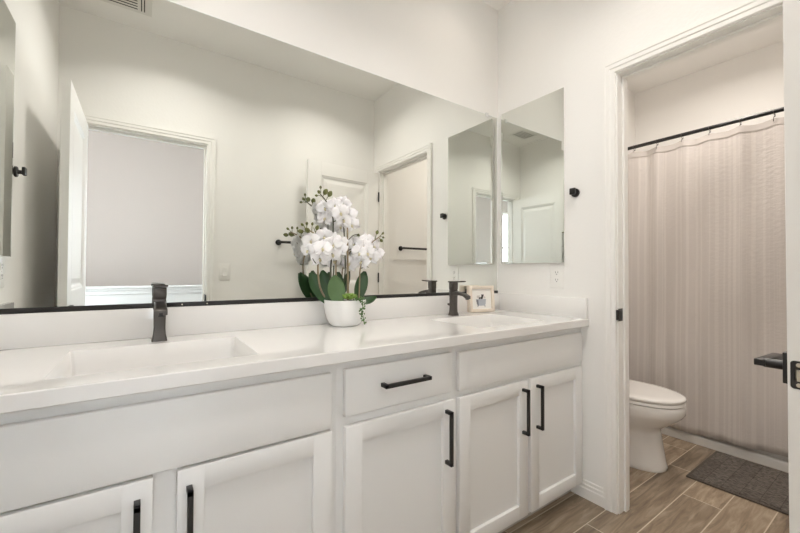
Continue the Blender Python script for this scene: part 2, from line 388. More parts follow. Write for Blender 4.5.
# ------------------------------------------------------------------ doors
def lever_set(root, x, z, ydir, y0, hinge_dir):
    """square rosette, round shank and flat lever on one face of a leaf (local coordinates)"""
    h = thing('lever_handle', None, None, (0, 0, 0)); h.parent = root; h['label'] = 'matte black square lever handle'
    b = newbm(); box(b, x-.033, x+.033, y0, y0+ydir*.014, z-.033, z+.033, .0015); obj('rosette', b, M_black, h, 40, local=True)
    b = newbm(); cyl(b, (x, y0+ydir*.008, z), (x, y0+ydir*.052, z), .0105, seg=24, bev=.001)
    cyl(b, (x, y0+ydir*.008, z), (x, y0+ydir*.016, z), .0145, seg=24)
    obj('shank', b, M_black, h, 40, local=True)
    b = newbm(); box(b, x-hinge_dir*.013, x+hinge_dir*.112, y0+ydir*.046, y0+ydir*.066, z-.007, z+.0075, .0015); obj('lever', b, M_black, h, 40, local=True)
def door_leaf(name, label, hinge, ang, Wd, side):
    """leaf from the hinge along local +x; thickness from y=0 to side*0.035"""
    root = structroot(name, label, 'door', (hinge[0], hinge[1], .012), ang)
    T = .035; Hd = 2.024; y0, y1 = sorted((0, side*T)); sw = .118
    pans = [(.215, .86), (1.00, 1.912)]
    b = newbm()
    box(b, 0, sw, y0, y1, 0, Hd, .0015); box(b, Wd-sw, Wd, y0, y1, 0, Hd, .0015)
    for z0, z1 in ((0, pans[0][0]), (pans[0][1], pans[1][0]), (pans[1][1], Hd)): box(b, sw, Wd-sw, y0, y1, z0, z1)
    for z0, z1 in pans:
        for yy, s in ((y0, 1), (y1, -1)):
            loops = []
            for ins, d in ((0, 0), (.006, .004), (.013, .0045), (.024, .011), (.034, .011), (.060, .0065)):
                loops.append([(x, yy+s*d, z) for x, z in ((sw+ins, z0+ins), (Wd-sw-ins, z0+ins), (Wd-sw-ins, z1-ins), (sw+ins, z1-ins))])
            loft(b, loops, cap0=False)
    obj('door_leaf', b, M_door, root, local=True)
    for yd, yy in ((-1, y0), (1, y1)): lever_set(root, Wd-.062, .897, yd, yy, -1)
    ym = (y0+y1)/2
    b = newbm(); lp = [(ym+a, .892+c) for a, c in rrect(-.0125, .0125, -.0285, .0285, .006, 5)]
    loft(b, [[(Wd-.001, p, q) for p, q in lp], [(Wd+.0016, p, q) for p, q in lp]])
    pl = obj('latch_plate', b, M_black, root, local=True); pl['label'] = 'black latch plate'
    b = newbm(); prof = [(-.0065, -.011), (.0065, -.011), (.0065, .011), (-.0065, .011)]
    loft(b, [[(Wd, ym+p, .892+q) for p, q in prof], [(Wd+.010, ym+p*(1 if p*side > 0 else .2), .892+q) for p, q in prof]])
    obj('latch_bolt', b, M_silver, pl, local=True)
    for dz in (-.0205, .0205):
        b = newbm(); cyl(b, (Wd+.001, ym, .892+dz), (Wd+.0026, ym, .892+dz), .0042, seg=14); obj('screw', b, M_silver, pl, local=True)
    for z in (.25, 1.05, 1.80):
        b = newbm(); kx, ky = -.002, (-.0065 if side > 0 else .0065)
        cyl(b, (kx, ky, z-.045), (kx, ky, z+.045), .0065, seg=14, bev=.001); box(b, -.002, .0, 0, side*.03, z-.044, z+.044)
        obj('hinge', b, M_black, root, 40, local=True)['label'] = 'black hinge'
    return root
door_leaf('door_1', 'white panel door standing open at the toilet room doorway', (-.0165, -1.413), PI-R(3.887), .7005, 1)
door_leaf('door_2', 'white panel door standing open against the wall beside the entry', (-2.1465, -1.5195), PI/2, .7005, -1)

# ------------------------------------------------------------------ bathtub, rod, curtain, rug, toilet
tb = thing('bathtub', 'white bathtub whose apron shows below the shower curtain', 'bathtub', (1.52, -.76, 0))
AX = 1.172
b = newbm(); x0, x1, y0, y1 = AX, XT-.001, YS+.001, .005
rect = lambda i, z, rr: [(p, q, z) for p, q in rrect(x0+i, x1-i, y0+i, y1-i, rr, 5)]
def tubloop(i, z, rr): return [(p, q, z) for p, q in rrect(x0+i, x1-i*.8, y0+i*1.4, y1-i*1.4, rr, 5)]
loft(b, [tubloop(.012, 0, .004), tubloop(.012, .06, .004), tubloop(.010, .36, .004), tubloop(0, .372, .006), tubloop(0, .398, .006), tubloop(.006, .405, .01), tubloop(.075, .405, .07), tubloop(.085, .398, .08), tubloop(.12, .16, .11), tubloop(.16, .11, .13), tubloop(.22, .10, .12)])
obj('tub_shell', b, M_tub, tb, 40)
b = newbm(); n = 10
prof = [(AX+.012, 0), (AX-.016, 0), (AX-.016, .044)]+[(AX-.016+.012*(1-math.cos(R(90*k/6))), .044+.012*math.sin(R(90*k/6))) for k in range(7)]+[(AX+.012, .058)]
loft(b, [[(x, y1-.0005, z) for x, z in prof], [(x, y0+.0005, z) for x, z in prof]]); obj('apron_skirt', b, M_tub, tb, 50)

rz, rx = 2.056, 1.2
rod = thing('curtain_rod', 'black round shower curtain rod above the grey curtain', 'curtain rod', (rx, -.76, rz))
b = newbm(); cyl(b, (rx, .0, rz), (rx, YS+.006, rz+.004), .0125, seg=20); obj('rod', b, M_black, rod, 40)
for ya, yb in ((.006, -.012), (YS, YS+.018)):
    b = newbm(); cyl(b, (rx, ya, rz+.002), (rx, yb, rz+.002), .03, .022, seg=24); obj('wall_flange', b, M_black, rod, 40)
NY, NZ = 220, 46
def curtain_x(s, t):
    """s 0..1 along y, t 0 bottom..1 top"""
    y = s*1.47
    f = .0065*math.sin(2*PI*y/.152+.6)+.0032*math.sin(2*PI*y/.093+1.7+2*t)+.004*math.sin(2*PI*y/.31+.4)
    return (1.136+.062*t)+f*(1-.35*t)*(1.15)
cur = thing('shower_curtain', 'taupe striped fabric shower curtain hanging from the black rod', 'shower curtain', (1.17, -.76, .07))
b = newbm(); uvl = b.loops.layers.uv.new('uv'); rows = []
for j in range(NZ+1):
    t = j/NZ; row = []
    for i in range(NY+1):
        s = i/NY; y = -.015-s*1.485
        sag = -.012*abs(math.sin(PI*(y+.12)/.15))*t**6
        q_ = max(0, min(1, (-y-.60)/.55)); hem = -.012+.026*q_*q_*(3-2*q_)+.003*math.sin(y*23)
        z = (.080+hem)*(1-t)+2.018*t+sag
        row.append(b.verts.new((curtain_x(s, t)+.005*math.sin(6*z+9*y), y, z)))
    rows.append(row)
for j in range(NZ):
    for i in range(NY):
        f = b.faces.new((rows[j][i], rows[j][i+1], rows[j+1][i+1], rows[j+1][i]))
        for lp, (uu, vv) in zip(f.loops, ((i, j), (i+1, j), (i+1, j+1), (i, j+1))): lp[uvl].uv = (uu/NY*1.5, vv/NZ*1.95)
def solid(o):
    m = o.modifiers.new('thick', 'SOLIDIFY'); m.thickness = .0016; m.offset = 0
obj('curtain_panel', b, M_curtain, cur, 180, mods=solid)
b = newbm(); lo = []; NS = 200
for i in range(NS+1):
    s = i/NS; y = -.015-s*1.485
    ring = []
    for dx, tz in ((-.0035, .981), (-.0035, 1.0008), (.0035, 1.0008), (.0035, .981)):
        z = .08*(1-tz)+2.018*tz-.012*abs(math.sin(PI*(y+.12)/.15))*tz**6
        ring.append((curtain_x(s, tz)+.005*math.sin(6*z+9*y)+dx, y, z))
    lo.append(ring)
loft(b, lo); hm = obj('header_hem', b, simple('curtain_header', (.57, .53, .505, 1), .85), cur, 60)
for k in range(10):
    y = -.12-.15*k
    rt = thing('curtain_ring', 'thin dark curtain ring hanging on the black shower rod', 'curtain ring', (rx, y, rz), group='curtain rings along the shower rod')
    b = newbm(); pts = [(rx+.017*math.cos(R(a)), y+.004*math.sin(R(a)), rz-.006+.020*math.sin(R(a))) for a in range(-60, 241, 20)]
    pts += [(rx-.012, y, rz-.034), (rx-.008, y+.002, rz-.050), (rx+.0, y+.004, rz-.055), (rx+.006, y+.004, rz-.048)]
    tube(b, pts, .0016, 6); obj('wire_ring', b, M_bronze, rt, 60)
    b = newbm(); bmesh.ops.create_uvsphere(b, u_segments=10, v_segments=8, radius=.004, matrix=Matrix.Translation((rx+.0085, y, rz-.024))); obj('ring_bead', b, M_bronze, rt, 180)

# rug
rg = thing('bath_rug', 'grey-brown ribbed bath rug on the tile in front of the tub', 'rug', (.88, -1.12, 0))
RX0, RX1, RY0, RY1 = .632, 1.128, -.757, -1.49
b = newbm(); nx, ny = 120, 150; gv = []
for i in range(nx+1):
    row = []
    for j in range(ny+1):
        x = RX0+.012+(RX1-RX0-.024)*i/nx; y = RY0-.012+(RY1-RY0+.024)*j/ny
        cx, cy = x/.15, y/.072
        off = .5*(math.floor(cy) % 2)
        fx = abs((cx+off) % 1-.5)*2; fy = abs(cy % 1-.5)*2
        g = max(fx**14, fy**8); rib = .5+.5*math.sin(x*2*PI/.0135)
        z = .0095+.0035*(1-g)+.0022*rib*(1-g)+random.uniform(-.0006, .0006)
        if i in (0, nx) or j in (0, ny): z = .004
        row.append(b.verts.new((x, y, z)))
    gv.append(row)
for i in range(nx):
    for j in range(ny): b.faces.new((gv[i][j], gv[i+1][j], gv[i+1][j+1], gv[i][j+1]))
obj('rug_pile', b, M_rug, rg, 180)
b = newbm()
for a in ((RX0, RX1, RY0, RY0-.013), (RX0, RX1, RY1+.013, RY1), (RX0, RX0+.013, RY0, RY1), (RX1-.013, RX1, RY0, RY1)): box(b, *a, .0005, .009, .003)
box(b, RX0+.01, RX1-.01, RY0-.01, RY1+.01, .0005, .004)
obj('rug_binding', b, M_rugedge, rg, 40)

# toilet
TX = .612
to = thing('toilet', 'white toilet with its lid down beside the shower curtain', 'toilet', (TX, -.40, 0))
def egg(front, back, hw, z, n=40, pw=2.15, yc=None):
    yc = -.50 if yc is None else yc
    out = []
    for k in range(n):
        a = 2*PI*k/n; c, s = math.cos(a), math.sin(a)
        e = 2/pw
        px = hw*math.copysign(abs(c)**e, c); py = math.copysign(abs(s)**e, s)
        out.append((TX+px, yc+(py*(yc-front) if py < 0 else py*(back-yc)), z))
    return out
b = newbm()
S = [(0, -.672, -.15, .118), (.012, -.675, -.15, .121), (.03, -.668, -.15, .117), (.12, -.654, -.16, .110), (.20, -.642, -.17, .112), (.222, -.642, -.18, .120), (.245, -.668, -.18, .136),
     (.265, -.697, -.18, .150), (.29, -.725, -.18, .165), (.312, -.748, -.18, .177), (.328, -.758, -.18, .183), (.35, -.761, -.18, .185), (.372, -.761, -.18, .1845), (.379, -.757, -.18, .181)]
loft(b, [egg(f, bk, hw, z) for z, f, bk, hw in S]); 
obj('bowl', b, M_porc, to, 60)
b = newbm(); SEAT = [(.382, .005), (.3845, .0), (.3975, .0), (.400, .004)]
loft(b, [egg(-.761+i, -.215, .186-i, z) for z, i in SEAT]); obj('seat', b, M_porc, to, 60)
b = newbm(); LID = [(.403, .006), (.4055, .001), (.416, .0), (.422, .006), (.4255, .022), (.427, .06)]
loft(b, [egg(-.762+i, -.205, .187-i, z) for z, i in LID]); obj('lid', b, M_porc, to, 60)
b = newbm(); box(b, TX-.09, TX+.09, -.205, -.165, .39, .43, .012, 3); obj('hinge_block', b, M_porc, to, 40)
b = newbm(); loft(b, [[(p, q, z) for p, q in rrect(TX-w_, TX+w_, -.20, -.012, .03, 5)] for z, w_ in ((.385, .19), (.42, .205), (.70, .225))]); box(b, TX-.11, TX+.11, -.25, -.03, .30, .40, .02, 3); obj('tank', b, M_porc, to, 50)
b = newbm(); box(b, TX-.235, TX+.235, -.21, -.008, .70, .735, .008, 3); obj('tank_lid', b, M_porc, to, 40)
b = newbm(); cyl(b, (TX-.16, -.20, .655), (TX-.16, -.216, .655), .012, seg=16); box(b, TX-.17, TX-.09, -.224, -.214, .648, .662, .003); obj('flush_lever', b, M_silver, to, 40)

# ------------------------------------------------------------------ vanity cabinets
YF = -.545; YB = -.525
def pull(parent, x, z, length, vertical):
    b = newbm(); h = length/2; e = .0062
    if vertical:
        box(b, x-e, x+e, YF-.033, YF-.023, z-h, z+h, .001)
        for s in (-1, 1): box(b, x-e, x+e, YF-.033, YF, z+s*(h-e)-e, z+s*(h-e)+e, .001)
    else:
        box(b, x-h, x+h, YF-.033, YF-.023, z-e, z+e, .001)
        for s in (-1, 1): box(b, x+s*(h-e)-e, x+s*(h-e)+e, YF-.033, YF, z-e, z+e, .001)
    o = obj('handle', b, M_black, parent, 40); o['label'] = 'black square bar handle'
def shaker(root, x0, x1, hx, hz=.528):
    z0, z1 = .08, .651; s = .056; b = newbm()
    box(b, x0, x0+s, YF, YB-.0005, z0, z1, .0018); box(b, x1-s, x1, YF, YB-.0005, z0, z1, .0018)
    box(b, x0+s-.002, x1-s+.002, YF+.0004, YB-.0005, z0, z0+s, .0018); box(b, x0+s-.002, x1-s+.002, YF+.0004, YB-.0005, z1-s, z1, .0018)
    box(b, x0+s-.004, x1-s+.004, YF+.0125, YB-.001, z0+s-.004, z1-s+.004)
    o = obj('door', b, M_cab, root, 40); pull(o, hx, hz, .19, True)
def cabinet(label, x0, x1):
    root = thing('vanity_cabinet', label, 'cabinet', ((x0+x1)/2, -.26, 0), group=None)
    YI = YB+.019
    b = newbm(); box(b, x0, x0+.018, -.015, YI, .084, .847); box(b, x1-.018, x1, -.015, YI, .084, .847); box(b, x0, x1, -.015, YI, .066, .084); box(b, x0, x1, 0, -.015, .066, .847)
    for a in ((.066, .088), (.64, .68), (.79, .847)): box(b, x0+.035, x1-.035, YI, YB, *a)
    box(b, x0, x0+.035, YI, YB, .066, .847); box(b, x1-.035, x1, YI, YB, .066, .847)
    obj('body', b, M_cab, root)
    b = newbm(); box(b, x0, x1, -.462, -.475, 0, .066); obj('toe_kick', b, M_toe, root)
    return root
FZ0, FZ1 = .674, .817
c1 = cabinet('white shaker sink cabinet with two doors next to the toilet room wall', -.868, -.0015)
b = newbm(); box(b, -.859, -.029, YF, YB-.0005, FZ0, FZ1, .0035, 3); obj('false_front', b, M_cab, c1, 40)
b = newbm(); box(b, -.49, -.40, YB+.019, YB, .088, .64); obj('centre_stile', b, M_cab, c1)
shaker(c1, -.857, -.4575, -.491); shaker(c1, -.4335, -.029, -.394)
c2 = cabinet('white narrow cabinet with one drawer above one door, below the orchid', -1.3415, -.8685)
b = newbm(); box(b, -1.321, -.8955, YF, YB-.0005, .680, .822, .0035, 3)
dr = obj('drawer', b, M_cab, c2, 40); pull(dr, -1.107, .757, .182, False)
shaker(c2, -1.3185, -.880, -.923)
c3 = cabinet('white shaker sink cabinet with two spaced doors below the plain wide panel', -2.2565, -1.342)
b = newbm(); box(b, -2.20, -1.3635, YF, YB-.0005, .658, .8185, .0035, 3); obj('false_front', b, M_cab, c3, 40)
b = newbm(); box(b, -1.82, -1.72, YB+.019, YB, .088, .64); obj('centre_stile', b, M_cab, c3)
shaker(c3, -1.7465, -1.3625, -1.7225, .518); shaker(c3, -2.178, -1.7935, -1.8215, .518)

# ------------------------------------------------------------------ countertop with two moulded basins
ct = thing('countertop', 'cream solid-surface vanity top with two moulded rectangular basins', 'countertop', (-1.13, -.28, .848))
ZC, ZB_, YFR = .884, .848, -.563
CX0, CX1 = XW+.0005, -.0005; CY1 = .0055
basins = [(-1.985, -1.550, -.482, -.145), (-.675, -.240, -.482, -.145)]
b = newbm()
xs = [CX0]+[v for q in basins for v in (q[0]-.05, q[1]+.05)]+[CX1]; ys = [YFR, -.515, -.10, CY1]
def quad(x0, x1, y0, y1): b.faces.new([b.verts.new(p) for p in ((x0, y0, ZC), (x1, y0, ZC), (x1, y1, ZC), (x0, y1, ZC))])
for i in range(len(xs)-1):
    for j in range(3):
        if not (j == 1 and i in (1, 3)): quad(xs[i], xs[i+1], ys[j], ys[j+1])
NR = 6
for (bx0, bx1, by0, by1), i in zip(basins, (1, 3)):
    lp = rrect(bx0, bx1, by0, by1, .012, NR); vs = [b.verts.new((p, q, ZC)) for p, q in lp]
    cor = [b.verts.new(p) for p in ((xs[i+1], ys[2], ZC), (xs[i], ys[2], ZC), (xs[i], ys[1], ZC), (xs[i+1], ys[1], ZC))]
    m = NR+1
    for c in range(4):
        for k in range(NR): b.faces.new((cor[c], vs[c*m+k], vs[c*m+k+1]))
        b.faces.new((cor[c], vs[c*m+NR], vs[((c+1) % 4)*m], cor[(c+1) % 4]))
bmesh.ops.remove_doubles(b, verts=b.verts[:], dist=1e-5)
bmesh.ops.recalc_face_normals(b, faces=b.faces[:])
# edge: front roll, underside
pr = [(YFR, ZC), (YFR-.002, ZC-.0008), (YFR-.0035, ZC-.003), (YFR-.0035, ZB_+.003), (YFR-.0015, ZB_), (YFR+.02, ZB_)]
L = [[b.verts.new((x, y, z)) for y, z in pr] for x in (CX0, CX1)]
ring_faces(b, L[0], L[1], closed=False)
for x in (CX0, CX1): b.faces.new([b.verts.new(p) for p in ((x, YFR, ZC), (x, CY1, ZC), (x, CY1, ZB_), (x, YFR, ZB_))])
b.faces.new([b.verts.new(p) for p in ((CX0, YFR+.02, ZB_), (CX1, YFR+.02, ZB_), (CX1, -.515, ZB_), (CX0, -.515, ZB_))])
bmesh.ops.remove_doubles(b, verts=b.verts[:], dist=1e-5)
obj('slab', b, M_counter, ct, 30)
for bx0, bx1, by0, by1 in basins:
    b = newbm(); lo = []
    for i, dz, rr in ((0, 0, .012), (.0006, -.0015, .0118), (.002, -.003, .0115), (.005, -.04, .012), (.008, -.070, .014), (.012, -.082, .018), (.022, -.089, .022), (.08, -.098, .03), (.14, -.102, .02)):
        lo.append([(p, q, ZC+dz) for p, q in rrect(bx0+i, bx1-i, by0+i, by1-i, rr, NR)])
    loft(b, lo, cap0=False); bo = obj('basin', b, M_counter, ct, 50)
    b = newbm(); lathe(b, [(.021, 0), (.022, .002), (.017, .0035), (.016, .006), (.004, .008)], 24, Matrix.Translation(((bx0+bx1)/2, (by0+by1)/2, ZC-.1025))); obj('drain', b, M_bronze, bo, 40)
b = newbm(); box(b, CX0, CX1, CY1, -.0195, ZC, .985, .002); obj('backsplash', b, M_counter, ct, 40)
for x0, x1 in ((-.0195, -.0005), (CX0, CX0+.019)):
    b = newbm(); box(b, x0, x1, -.0195, -.5625, ZC, .985, .002); obj('side_splash', b, M_counter, ct, 40)

# ------------------------------------------------------------------ faucets
def faucet(x, label):
    yc = -.088; f = thing('faucet', label, 'faucet', (x, yc, ZC))
    b = newbm(); lo = []
    for z, hw, hd in ((0, .0225, .024), (.004, .0225, .024), (.010, .0205, .022), (.022, .0180, .0195), (.045, .0170, .0185), (.10, .0178, .019), (.104, .0186, .0198), (.13, .0190, .020), (.133, .0178, .019), (.137, .0178, .019), (.140, .0192, .0205), (.172, .0192, .0205), (.174, .018, .019)):
        lo.append([(x+p, yc+q, ZC+z) for p, q in rrect(-hw*.96, hw*.96, -hd*.84, hd*.84, .004, 3)])
    loft(b, lo); obj('faucet_body', b, M_bronze, f, 30)
    b = newbm(); lo = []
    for y, z, hw, hh in ((yc-.015, .118, .0170, .0110), (yc-.045, .118, .0165, .0085), (yc-.075, .114, .0165, .0068), (yc-.092, .109, .0168, .0066), (yc-.102, .104, .0172, .0080), (yc-.108, .100, .0172, .0078)):
        lo.append([(x+p, y, ZC+z+q) for p, q in rrect(-hw, hw, -hh, hh, .003, 3)])
    loft(b, lo); sp = obj('spout', b, M_bronze, f, 40)
    b = newbm(); cyl(b, (x, yc-.101, ZC+.100), (x, yc-.101, ZC+.089), .0085, seg=20); obj('aerator', b, M_black, sp, 40)
    b = newbm(); lo = []
    for y, z, hw, hh in ((yc+.020, .1775, .0215, .0035), (yc-.03, .178, .021, .0032), (yc-.072, .181, .0195, .0028)):
        lo.append([(x+p, y, ZC+z+q) for p, q in rrect(-hw, hw, -hh, hh, .0015, 2)])
    loft(b, lo); obj('lever', b, M_bronze, f, 40)
    b = newbm(); cyl(b, (x, yc+.018, ZC+.05), (x, yc+.033, ZC+.056), .003, seg=10); cyl(b, (x, yc+.031, ZC+.055), (x, yc+.043, ZC+.058), .0065, .0055, seg=14, bev=.001); obj('drain_knob', b, M_bronze, f, 40)
faucet(-1.77, 'dark gunmetal faucet seen front-on at the basin with the large plain cabinet panel')
faucet(-.463, 'dark gunmetal faucet standing beside the small picture frame')

# ------------------------------------------------------------------ mirrors
mr = thing('wall_mirror', 'wide frameless mirror above the backsplash with black bottom channel', 'mirror', (-1.12, .003, .985))
b = newbm(); box(b, XW+.012, -.016, .0005, .0055, .992, 2.073); obj('mirror_back', b, M_glassedge, mr)
b = newbm(); b.faces.new([b.verts.new(p) for p in ((XW+.013, 0, .993), (-.017, 0, .993), (-.017, 0, 2.072), (XW+.013, 0, 2.072))])
for p in ((XW+.013, .0006, .993), (-.017, .0006, .993), (-.017, .0006, 2.072), (XW+.013, .0006, 2.072)): b.verts.new(p)
b.verts.ensure_lookup_table(); v = b.verts
ring_faces(b, list(v[0:4]), list(v[4:8])); b.faces.new(list(v[4:8])[::-1]); obj('mirror_glass', b, M_mirror, mr)
b = newbm(); box(b, XW+.012, -.014, -.006, .0057, .9853, 1.001, .0012); bc = obj('bottom_channel', b, M_black, mr, 40); bc['label'] = 'black metal bottom channel'
for x in (-1.70, -1.62, -1.02, -.107):
    if x < -.2:
        b = newbm(); cyl(b, (x, -.0055, .993), (x, -.0068, .993), .0025, seg=10); obj('channel_screw', b, M_silver, bc, 40)
    else:
        b = newbm(); box(b, x-.010, x+.010, -.004, .0055, 2.060, 2.084, .0015); obj('top_clip', b, M_clip, mr, 40)

def med_cabinet(label, xw, s, y0, y1):
    """xw wall plane, s = direction into the room (+1/-1), y0 > y1"""
    z0, z1 = 1.166, 2.083; r = thing('medicine_cabinet', label, 'medicine cabinet', (xw, (y0+y1)/2, z0))
    b = newbm(); box(b, xw, xw+s*.0105, y0-.004, y1+.004, z0+.004, z1-.004); obj('cabinet_body', b, M_plastic, r)
    b = newbm(); box(b, xw+s*.0105, xw+s*.0158, y0, y1, z0, z1); d = obj('door_back', b, M_plastic, r)
    b = newbm(); e = .012
    A = [(xw+s*.0158, y, z) for y, z in ((y0, z0), (y1, z0), (y1, z1), (y0, z1))]
    A2 = [(xw+s*.0193, y, z) for y, z in ((y0, z0), (y1, z0), (y1, z1), (y0, z1))]
    B = [(xw+s*.020, y, z) for y, z in ((y0-e, z0+e), (y1+e, z0+e), (y1+e, z1-e), (y0-e, z1-e))]
    loft(b, [A, A2, B]); obj('mirror_door', b, M_medmirror, r)
    return r
med_cabinet('frameless mirrored medicine cabinet on the wall beside the black hook', 0, -1, -.036, -.446)
med_cabinet('mirrored medicine cabinet on the opposite wall, seen only at the mirror edge', XW, 1, -.095, -.505)

# ------------------------------------------------------------------ hooks, outlets, switch, towel bars, vent, lights
def hook(xw, s, y, label):
    z = 1.521; h = thing('robe_hook', label, 'hook', (xw, y, z))
    b = newbm(); cyl(b, (xw, y, z), (xw+s*.010, y, z), .022, seg=28, bev=.002); obj('base_disc', b, M_black, h, 40)
    b = newbm(); cyl(b, (xw+s*.009, y, z), (xw+s*.028, y, z), .0085, seg=16); box(b, xw+s*.024, xw+s*.036, y-.015, y+.015, z-.012, z+.021, .003); obj('hook_peg', b, M_black, h, 40)
hook(0, -1, -.500, 'matte black robe hook on the wall between medicine cabinet and doorway')
hook(XW, 1, -.62, 'matte black robe hook on the opposite wall, seen in the mirror')
def plate(name, label, cat, p, nrm, kind):
    """wall plate 79 x 124 mm at p, facing nrm (axis aligned)"""
    n = Vector(nrm); r = thing(name, label, cat, p, math.atan2(n.y, n.x)-PI/2+PI)   # local -y faces the room
    b = newbm(); box(b, -.0395, .0395, 0, -.005, -.062, .062, .003, 3); obj('cover_plate', b, M_plastic, r, 40, local=True)
    if kind == 'outlet':
        for dz in (-.0195, .0195):
            b = newbm(); lp = rrect(-.017, .017, -.0145, .0145, .010, 5); loft(b, [[(x, -.0045, z+dz) for x, z in lp], [(x, -.0068, z+dz) for x, z in lp]]); o = obj('socket', b, M_plastic, r, 40, local=True)
            b = newbm(); box(b, -.0075, -.0055, -.0066, -.0072, dz-.002, dz+.008); box(b, .0055, .0075, -.0066, -.0072, dz-.001, dz+.007); cyl(b, (0, -.0066, dz-.0075), (0, -.0072, dz-.0075), .0026, seg=10); obj('socket_slots', b, M_slot, o, local=True)
        b = newbm(); cyl(b, (0, -.0045, 0), (0, -.006, 0), .003, seg=12); obj('plate_screw', b, M_plastic, r, local=True)
    else:
        b = newbm(); box(b, -.0165, .0165, -.0045, -.0075, -.033, .033, .001); o = obj('rocker_frame', b, M_plastic, r, 40, local=True)
        b = newbm(); prof = [(-.0065, -.030), (-.0125, -.030), (-.0085, 0), (-.0095, .030), (-.0065, .030)]
        loft(b, [[(x, y, z) for y, z in prof] for x in (-.0145, .0145)]); obj('rocker', b, M_plastic, o, local=True)
plate('wall_outlet', 'white duplex outlet under the medicine cabinet beside the hook', 'outlet', (-.0003, -.396, 1.092), (-1, 0, 0), 'outlet')
plate('wall_outlet', 'white duplex outlet on the opposite wall, at the very edge of the mirror', 'outlet', (XW+.0003, -.455, 1.11), (1, 0, 0), 'outlet')
plate('light_switch', 'white rocker light switch on the back wall beside the entry casing', 'light switch', (-1.307, YS+.0003, 1.109), (0, 1, 0), 'switch')
def towel_bar(x0, x1, label):
    z = 1.352; y = YS+.066; r = thing('towel_bar', label, 'towel bar', ((x0+x1)/2, YS, z))
    for x in (x0, x1):
        b = newbm(); cyl(b, (x, YS, z), (x, YS+.010, z), .024, seg=28, bev=.002); cyl(b, (x, YS+.009, z), (x, y+.011, z), .010, seg=18); obj('post', b, M_black, r, 40)
    b = newbm(); cyl(b, (x0-.012, y, z), (x1+.012, y, z), .0105, seg=18, bev=.001); obj('bar', b, M_black, r, 40)
towel_bar(-.905, -.30, 'black towel bar on the back wall, partly behind the open panel door')
towel_bar(.315, .92, 'black towel bar inside the toilet room, seen through its reflected doorway')
vn = thing('ceiling_vent', 'white louvred vent in the ceiling near the entry, reflected in the mirrors', 'vent', (-1.93, -1.235, H))
VX0, VX1, VY0, VY1 = -2.07, -1.787, -1.327, -1.135
b = newbm(); box(b, VX0, VX1, VY0, VY1, H-.006, H-.0002, .0025); obj('vent_frame', b, M_vent, vn, 40)
def slot(x0, x1, y0, y1):
    b = newbm(); box(b, x0, x1, y0, y1, H-.0066, H-.004); obj('slot', b, M_slot, vn)
for k in range(5): slot(VX0+.060, VX1-.075, VY0+.036+k*.028, VY0+.046+k*.028)
for x in (VX0+.030, VX0+.044, VX1-.058, VX1-.043): slot(x, x+.006, VY0+.030, VY1-.030)
lab = ['round ceiling downlight above the basin with the picture frame', 'round ceiling downlight above the basin by the wide plain panel', 'added fill downlight, unseen, in front of the cabinet with the drawer', 'added fill downlight, unseen, in front of the open entry door', 'round ceiling light in the toilet room', 'added round fill light, unseen, on the hallway ceiling']
for i, (n, (x, y), s, p, c, bm_) in enumerate(LIGHTS):
    lb = lab[i]
    r = thing('ceiling_light', lb, 'ceiling light', (x, y, H))
    rad = s/2
    b = newbm(); lathe(b, [(rad+.004, -.002), (rad+.012, -.014), (rad+.018, -.014), (rad+.022, -.0002)], 36, Matrix.Translation((x, y, H))); obj('trim_ring', b, M_plastic, r, 40)
    b = newbm(); cyl(b, (x, y, H-.004), (x, y, H-.0005), rad+.003, seg=36); obj('lens', b, M_lens, r, 40)

# ------------------------------------------------------------------ small picture frame
FA = math.atan2(-.032, .146)
pf = thing('picture_frame', 'small whitewashed wooden frame with a bathtub print beside the faucet', 'picture frame', (-.217, -.070, ZC), FA)
TILT = Matrix.Rotation(R(-5), 4, 'X')
def pfobj(name, bm, mat, par=None, sm=None):
    bm.transform(Matrix.Translation((0, 0, .0025)) @ TILT); return obj(name, bm, mat, par or pf, sm, local=True)
W2, HH, D_ = .084, .150, .032
b = newbm(); bw = .0175
box(b, -W2, -W2+bw, 0, D_, 0, HH, .0015); box(b, W2-bw, W2, 0, D_, 0, HH, .0015); box(b, -W2+bw-.001, W2-bw+.001, 0, D_, 0, bw, .0015); box(b, -W2+bw-.001, W2-bw+.001, 0, D_, HH-bw, HH, .0015)
pfobj('frame_border', b, M_frame, sm=40)
b = newbm(); box(b, -W2+bw-.002, W2-bw+.002, .010, .014, bw-.002, HH-bw+.002); mt = pfobj('print_sheet', b, M_mat)
b = newbm(); prism(b, [(-.036, .071), (.030, .071), (.027, .045), (.020, .036), (-.026, .036), (-.032, .047)], .0095, .0101); box(b, -.038, .032, .0092, .0101, .070, .0735); pfobj('tub_drawing', b, M_inkl, mt)
b = newbm()
for x in (-.026, .022):
    t = newbm(); prism(t, [(x-.003, .037), (x+.003, .037), (x+.001, .029), (x-.001, .029)], .0094, .0101); pfobj('tub_foot', t, M_ink, mt)
prism(b, [(-.036, .0705), (-.022, .0705), (-.020, .037), (-.026, .036), (-.032, .047)], .0093, .0101)
pfobj('tub_shading', b, M_ink, mt)
b = newbm()
for cx, cz, w_, h_ in ((.006, .088, .006, .012), (.013, .095, .003, .008), (.001, .080, .010, .007), (-.014, .079, .004, .007), (.003, .097, .002, .005)):
    prism(b, [(cx+w_*math.cos(2*PI*k/12), cz+h_*math.sin(2*PI*k/12)) for k in range(12)], .0092, .0101)
pfobj('animal_sketch', b, M_inkd, mt)
b = newbm()
for cx, cz, w_, h_ in ((-.024, .087, .007, .008), (-.015, .090, .005, .006), (.022, .083, .006, .006), (-.008, .078, .006, .005)):
    prism(b, [(cx+w_*math.cos(2*PI*k/12), cz+h_*math.sin(2*PI*k/12)) for k in range(12)], .0094, .0101)
